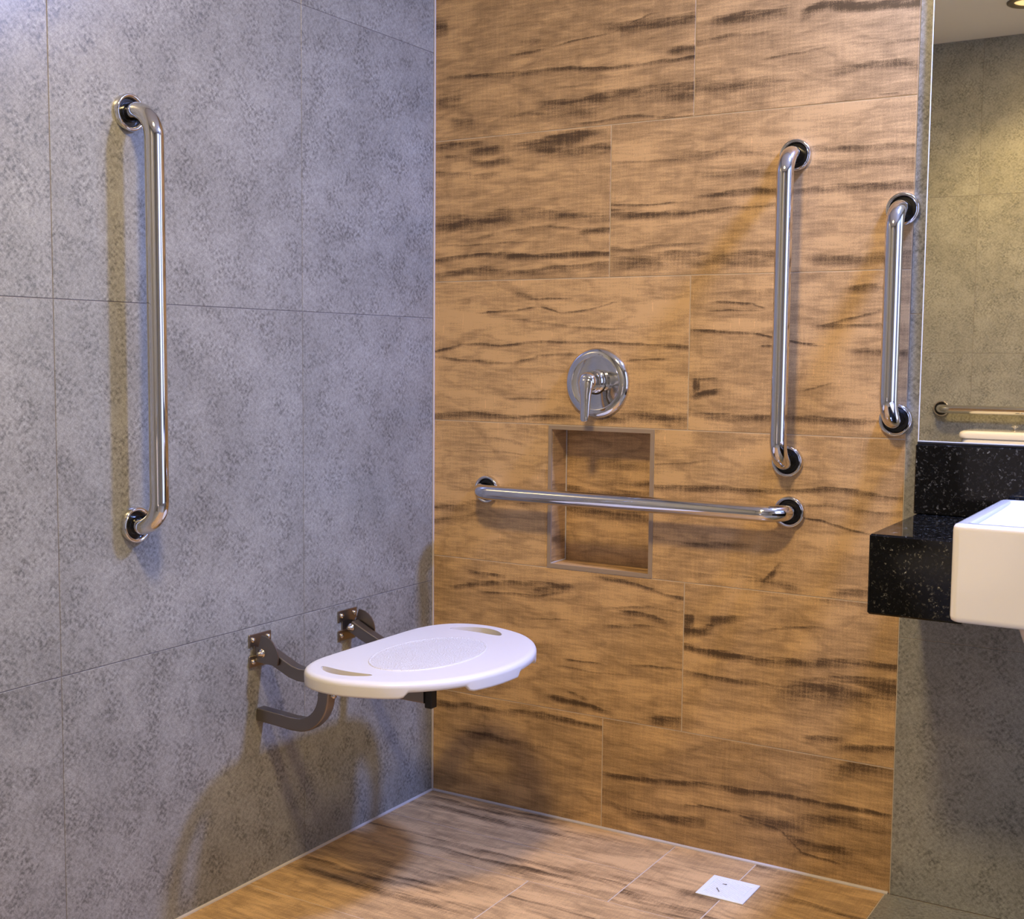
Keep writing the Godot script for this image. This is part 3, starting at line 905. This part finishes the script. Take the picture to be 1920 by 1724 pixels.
func build_seat() -> void:
	var zc := 0.445
	var top := 0.4575
	var t := thing("shower_bench", "white D-shaped fold-down shower seat hinged on the grey wall", "shower seat", Vector3(0, 0, zc))
	# half of the outline as (x, distance from the middle)
	var half := [Vector2(0.158, 0.0), Vector2(0.158, 0.07), Vector2(0.159, 0.135), Vector2(0.165, 0.175), Vector2(0.181, 0.212), Vector2(0.207, 0.239), Vector2(0.242, 0.2535), Vector2(0.285, 0.256), Vector2(0.330, 0.245),
		Vector2(0.375, 0.225), Vector2(0.415, 0.192), Vector2(0.447, 0.150), Vector2(0.470, 0.102), Vector2(0.483, 0.052), Vector2(0.487, 0.0)]
	var ctl := []
	for p in half:
		ctl.append(Vector2(p.x, -p.y))
	for k in range(half.size() - 2, 0, -1):
		ctl.append(Vector2(half[k].x, half[k].y))
	# now anticlockwise seen from above: from the wall side, round by -z to the front, back by +z
	ctl.reverse()
	var o := spline(ctl, 6)
	var n := o.size()
	var inward := PackedVector2Array()
	for i in n:
		var d := (o[(i + 1) % n] - o[(i - 1 + n) % n]).normalized()
		inward.append(Vector2(d.y, -d.x))
	var mid := Vector2(0.31, 0.0)
	for i in n:
		if inward[i].dot(mid - o[i]) < 0:
			inward[i] = -inward[i]
	var foot := PackedFloat32Array()
	for i in n:
		var z := o[i].y
		var y := 0.4295
		if o[i].x > 0.3:
			for cut in [[-0.118, -0.024], [0.112, 0.208]]:
				var e := minf(z - cut[0], cut[1] - z)
				y += 0.0105 * clampf(e / 0.006 + 0.5, 0.0, 1.0)
		foot.append(y)
	var ring := func(inset: float, y: float):
		var r := PackedVector3Array()
		for i in n:
			var p := o[i] + inward[i] * inset
			r.append(Vector3(p.x, y if y > 0.0 else foot[i] - y, p.y))
		return r
	var P := [ring.call(0.009, 0.446), ring.call(0.0085, -0.0002), ring.call(0.006, -0.00001), ring.call(0.0030, -0.00001), ring.call(0.0012, -0.0012), ring.call(0.0006, -0.004)]
	for s in [[0.0, top - 0.010], [0.0006, top - 0.0065], [0.0022, top - 0.0035], [0.0048, top - 0.0014], [0.0085, top - 0.0003], [0.012, top]]:
		P.append(ring.call(s[0], s[1]))
	# seen from above the outline runs the other way round in (x, z), so find which side is out
	var b := MB.new()
	var area := 0.0
	for i in n:
		area += o[i].cross(o[(i + 1) % n])
	b.grid(P, true, area > 0.0)
	# two hand holes, cut through the top
	var holes := []
	for s in [-1.0, 1.0]:
		var hole := PackedVector2Array()
		for k in 40:
			var a := TAU * k / 40
			var q := Vector2(0.060 * cos(a), 0.0205 * sin(a)) if s < 0 else Vector2(0.056 * cos(a), 0.0135 * sin(a))
			q.y -= s * q.x * q.x * 5.0
			hole.append(Vector2(0.284, -0.2045) + q if s < 0 else Vector2(0.264, 0.2125) + q)
		holes.append(hole)
	var inner := PackedVector2Array()
	for i in n:
		inner.append(o[i] + inward[i] * 0.012)
	# cut the top into bands across z so that every band is a plain outline, then take the holes away
	for lay_y in [top, 0.446]:
		var pieces := [inner] if lay_y == top else [inner]
		for band in [[-0.3, -0.2045], [-0.2045, 0.2105], [0.2105, 0.3]]:
			var strip := PackedVector2Array([Vector2(0.1, band[0]), Vector2(0.6, band[0]), Vector2(0.6, band[1]), Vector2(0.1, band[1])])
			for piece in Geometry2D.intersect_polygons(pieces[0], strip):
				var todo: Array = [piece]
				for hole in holes:
					var next := []
					for q in todo:
						next.append_array(Geometry2D.clip_polygons(q, hole))
					todo = next
				for q in todo:
					var ids := Geometry2D.triangulate_polygon(q)
					for k in range(0, ids.size(), 3):
						var A: Vector2 = q[ids[k]]
						var B: Vector2 = q[ids[k + 1]]
						var C: Vector2 = q[ids[k + 2]]
						var fa := Vector3(A.x, lay_y, A.y)
						var fb := Vector3(B.x, lay_y, B.y)
						var fc := Vector3(C.x, lay_y, C.y)
						var up: bool = (fb - fa).cross(fc - fa).y > 0
						if up == (lay_y == top):
							b.flat(fa, fb, fc)
						else:
							b.flat(fa, fc, fb)
	for hole in holes:
		var W := []
		for s in [[0.0, top], [0.0, top - 0.002], [0.0, 0.446]]:
			var r := PackedVector3Array()
			for q in hole:
				r.append(Vector3(q.x, s[1], q.y))
			W.append(r)
		b.grid(W, true)
	part(t, "seat", b.mesh(), M.white)
	# the roughened oval in the middle
	var pad := MB.new()
	var rings := []
	for s in [[1.0, top], [0.996, top + 0.0012], [0.985, top + 0.0016], [0.97, top + 0.0008], [0.955, top + 0.0005], [0.5, top + 0.0005], [0.0, top + 0.0005]]:
		var r := PackedVector3Array()
		for k in 72:
			var a := TAU * k / 72
			r.append(Vector3(0.312 + 0.089 * s[0] * cos(a), s[1], 0.014 - 0.143 * s[0] * sin(a)))
		rings.append(r)
	pad.grid(rings, true)
	part(t, "textured_pad", pad.mesh(), M.pad, Transform3D(), "oval pebbled grip area")
	# square-tube arms from the wall brackets, under the seat
	for s in [-1.0, 1.0]:
		var z: float = s * 0.1315
		var a := MB.new()
		var path := PackedVector3Array()
		var pts := [Vector3(0.018, 0.4480, z), Vector3(0.050, 0.4335, z), Vector3(0.085, 0.4190, z), Vector3(0.104, 0.4150, z), Vector3(0.130, 0.4155, z), Vector3(0.160, 0.4175, z), Vector3(0.390, 0.4175, z)]
		for q in pts:
			path.append(q)
		a.sweep(path, [Vector2(0.0115, 0.0125)], 32, Vector3(0, 0, 1), true)
		part(t, "arm", a.mesh(), M.steel)
		part(t, "end_cap", box_mesh(Vector3(0.3902, 0.397, z - 0.0085), Vector3(0.405, 0.4285, z + 0.0085), 0.001), M.black)
	var g := MB.new()
	g.sweep(PackedVector3Array([Vector3(0.24, 0.434, -0.17), Vector3(0.24, 0.434, 0.17)]), [Vector2(0.011, 0.009)], 24, Vector3(1, 0, 0), true)
	part(t, "cross_rail", g.mesh(), M.steel)
	# bent support leg that rests against the wall
	var leg := MB.new()
	var lp := PackedVector3Array([Vector3(0.0015, 0.3240, 0.131), Vector3(0.05, 0.3215, 0.131), Vector3(0.085, 0.3190, 0.131)])
	for k in 11:
		var w := -PI / 2 + 0.16 * (1 - k / 10.0) + PI / 2 * k / 10.0
		lp.append(Vector3(0.098 + 0.066 * cos(w), 0.385 + 0.066 * sin(w), 0.131))
	lp.append(Vector3(0.166, 0.396, 0.131))
	leg.sweep(lp, [Vector2(0.0115, 0.0125)], 32, Vector3(0, 0, 1), true)
	part(t, "support_leg", leg.mesh(), M.steel)
	var bl := MB.new()
	bl.lathe([Vector2(0.006, -0.012), Vector2(0.006, 0.0), Vector2(0.005, 0.003), Vector2(0.0, 0.004)], 12, Transform3D(Basis(Vector3(0, 0, -1), Vector3(0, 1, 0), Vector3(1, 0, 0)), Vector3(0.181, 0.385, 0.131)))
	part(t, "leg_bolt", bl.mesh(), M.bolt)
	# wall brackets
	for s in [-1.0, 1.0]:
		var z: float = s * 0.1315
		var br := MB.new()
		br.bevelled(Vector3(0.0005, 0.4575, z - 0.030), Vector3(0.0035, 0.4805, z + 0.030), 0.0008)
		br.bevelled(Vector3(0.0005, 0.4175, z - 0.030), Vector3(0.0035, 0.4395, z + 0.030), 0.0008)
		br.bevelled(Vector3(0.0005, 0.4375, z - 0.024), Vector3(0.0033, 0.4595, z + 0.018), 0.0008)
		var plate := part(t, "wall_bracket", br.mesh(), M.steel)
		# ear that carries the pivot
		var ear := PackedVector2Array([Vector2(0.001, 0.428), Vector2(0.050, 0.4265)])
		for k in 13:
			var w := -0.35 + (PI * 0.62) * k / 12.0
			ear.append(Vector2(0.022 + 0.040 * cos(w), 0.4405 + 0.0395 * sin(w)))
		ear.append(Vector2(0.013, 0.456))
		ear.append(Vector2(0.001, 0.456))
		var eb := MB.new()
		var ez: float = z + s * 0.0140
		eb.slab(ear, minf(ez, ez + s * 0.003), maxf(ez, ez + s * 0.003))
		part(plate, "pivot_ear", eb.mesh(), M.steel)
		var pv := MB.new()
		var pz := z + 0.0125 if s < 0 else ez + 0.003
		pv.lathe([Vector2(0.0085, 0.0), Vector2(0.0085, 0.0018), Vector2(0.0062, 0.0022), Vector2(0.0058, 0.0068), Vector2(0.0036, 0.0075), Vector2(0.0034, 0.0105), Vector2(0.0, 0.011)], 12, Transform3D(Basis(), Vector3(0.022, 0.4465, pz)))
		part(plate, "pivot_bolt", pv.mesh(), M.bolt)
		for q in [[0.470, 0.021], [0.470, -0.021], [0.428, 0.021], [0.428, -0.021]]:
			var sc := MB.new()
			sc.lathe([Vector2(0.0054, 0.0), Vector2(0.0052, 0.0022), Vector2(0.0038, 0.0042), Vector2(0.0, 0.0052)], 14, Transform3D(Basis(Vector3(0, 0, -1), Vector3(0, 1, 0), Vector3(1, 0, 0)), Vector3(0.0034, q[0], z + q[1])))
			part(plate, "screw", sc.mesh(), M.bolt)

# ==================================================================== floor drain
func build_drain() -> void:
	var t := thing("floor_drain", "square white floor drain cover set in the timber-look floor", "floor drain", Vector3(0.788, 0.0, 0.149))
	var h := 0.047
	var f := MB.new()
	var w := 0.010
	f.bevelled(Vector3(-h, 0.0002, -h), Vector3(h, 0.003, -h + w), 0.0006)
	f.bevelled(Vector3(-h, 0.0002, h - w), Vector3(h, 0.003, h), 0.0006)
	f.bevelled(Vector3(-h, 0.0002, -h + w), Vector3(-h + w, 0.003, h - w), 0.0006)
	f.bevelled(Vector3(h - w, 0.0002, -h + w), Vector3(h, 0.003, h - w), 0.0006)
	part(t, "frame", f.mesh(), M.drain)
	var g := MB.new()
	g.box(Vector3(-h + w, 0.0002, -h + w), Vector3(h - w, 0.0014, h - w))
	part(t, "grate_plate", g.mesh(), M.drain)
	# narrow diagonal ribs, too fine to pick apart
	var r := MB.new()
	var lim := h - w - 0.001
	for k in range(-11, 12):
		var c := k * 0.0062
		var p := []
		for x in [-lim, lim]:
			var z: float = c + x * 0.62
			if absf(z) <= lim:
				p.append(Vector2(x, z))
		for z in [-lim, lim]:
			var x: float = (z - c) / 0.62
			if absf(x) < lim:
				p.append(Vector2(x, z))
		if p.size() == 2 and (p[1] - p[0]).length() > 0.01:
			r.sweep(PackedVector3Array([Vector3(p[0].x, 0.0014, p[0].y), Vector3(p[1].x, 0.0014, p[1].y)]), [Vector2(0.0020, 0.0013)], 6, Vector3(0, 0, 1))
	var ribs := part(t, "ribs", r.mesh(), M.drain)
	ribs.set_meta("kind", "stuff")
	for q in [[Vector2(-0.020, 0.006), Vector2(-0.010, 0.020)], [Vector2(-0.017, -0.016), Vector2(-0.009, -0.018)]]:
		var s := MB.new()
		s.sweep(PackedVector3Array([Vector3(q[0].x, 0.0028, q[0].y), Vector3(q[1].x, 0.0028, q[1].y)]), [Vector2(0.0012, 0.0007)], 8, Vector3(1, 0, 1).normalized())
		part(t, "finger_slot", s.mesh(), M.grout_grey, Transform3D(), "grey finger slot")

# ==================================================================== toilet, seen in the mirror
func build_toilet() -> void:
	var t := thing("toilet", "white close-coupled toilet below the far grab bar, its tank seen in the mirror", "toilet", Vector3(0.845, 0.0, ROOM_Z - 0.002))
	var zt := -0.095
	var b := MB.new()
	var P := [rring(0, zt, 0, 0, 0, 0.40)]
	for s in [[0.155, 0.075, 0.40], [0.163, 0.080, 0.405], [0.165, 0.082, 0.42], [0.179, 0.091, 0.70], [0.179, 0.091, 0.7195]]:
		P.append(rring(0, zt, s[0], s[1], 0.03, s[2]))
	P.append(rring(0, zt, 0, 0, 0, 0.7197))
	b.grid(P, true)
	part(t, "tank", b.mesh(), M.ceramic)
	var l := MB.new()
	var L := [rring(0, zt, 0, 0, 0, 0.7215)]
	for s in [[0.183, 0.0935, 0.7215], [0.188, 0.0945, 0.7235], [0.190, 0.0945, 0.728], [0.189, 0.0945, 0.738], [0.185, 0.092, 0.745], [0.176, 0.086, 0.7492], [0.16, 0.072, 0.7505]]:
		L.append(rring(0, zt, s[0], s[1], 0.032, s[2]))
	L.append(rring(0, zt, 0, 0, 0, 0.751))
	l.grid(L, true)
	part(t, "tank_lid", l.mesh(), M.ceramic)
	var up := Basis(Vector3(1, 0, 0), Vector3(0, 0, -1), Vector3(0, 1, 0))
	var q := MB.new()
	q.lathe([Vector2(0.017, 0.0), Vector2(0.0165, 0.002), Vector2(0.0075, 0.004), Vector2(0.0065, 0.013), Vector2(0.0115, 0.0145), Vector2(0.0125, 0.017), Vector2(0.0115, 0.0205), Vector2(0.006, 0.0218), Vector2(0.0, 0.022)], 24, Transform3D(up, Vector3(-0.008, 0.7506, zt)))
	part(t, "flush_button", q.mesh(), M.chrome)
	var oval := func(hx: float, hz: float, y: float, cz: float):
		var r := PackedVector3Array()
		for k in 48:
			var a := TAU * k / 48
			r.append(Vector3(hx * cos(a), y, cz - hz * sin(a)))
		return r
	var w := MB.new()
	var cz := -0.40
	w.grid([oval.call(0, 0, 0.0, -0.30), oval.call(0.115, 0.24, 0.0, -0.30), oval.call(0.118, 0.245, 0.01, -0.30), oval.call(0.10, 0.22, 0.12, -0.31), oval.call(0.12, 0.24, 0.22, -0.35), oval.call(0.165, 0.25, 0.32, -0.39), oval.call(0.182, 0.245, 0.375, cz), oval.call(0.180, 0.243, 0.384, cz),
		oval.call(0.145, 0.205, 0.385, cz), oval.call(0.138, 0.198, 0.375, cz), oval.call(0.11, 0.16, 0.26, cz), oval.call(0.0, 0.0, 0.20, cz)], true)
	w.bevelled(Vector3(-0.12, 0.28, -0.20), Vector3(0.12, 0.3995, -0.02), 0.01)
	part(t, "bowl", w.mesh(), M.ceramic)
	var s := MB.new()
	s.grid([oval.call(0, 0, 0.3865, cz), oval.call(0.180, 0.225, 0.3865, cz), oval.call(0.184, 0.229, 0.390, cz), oval.call(0.184, 0.229, 0.398, cz), oval.call(0.178, 0.223, 0.404, cz), oval.call(0, 0, 0.408, cz)], true)
	part(t, "seat_lid", s.mesh(), M.white)
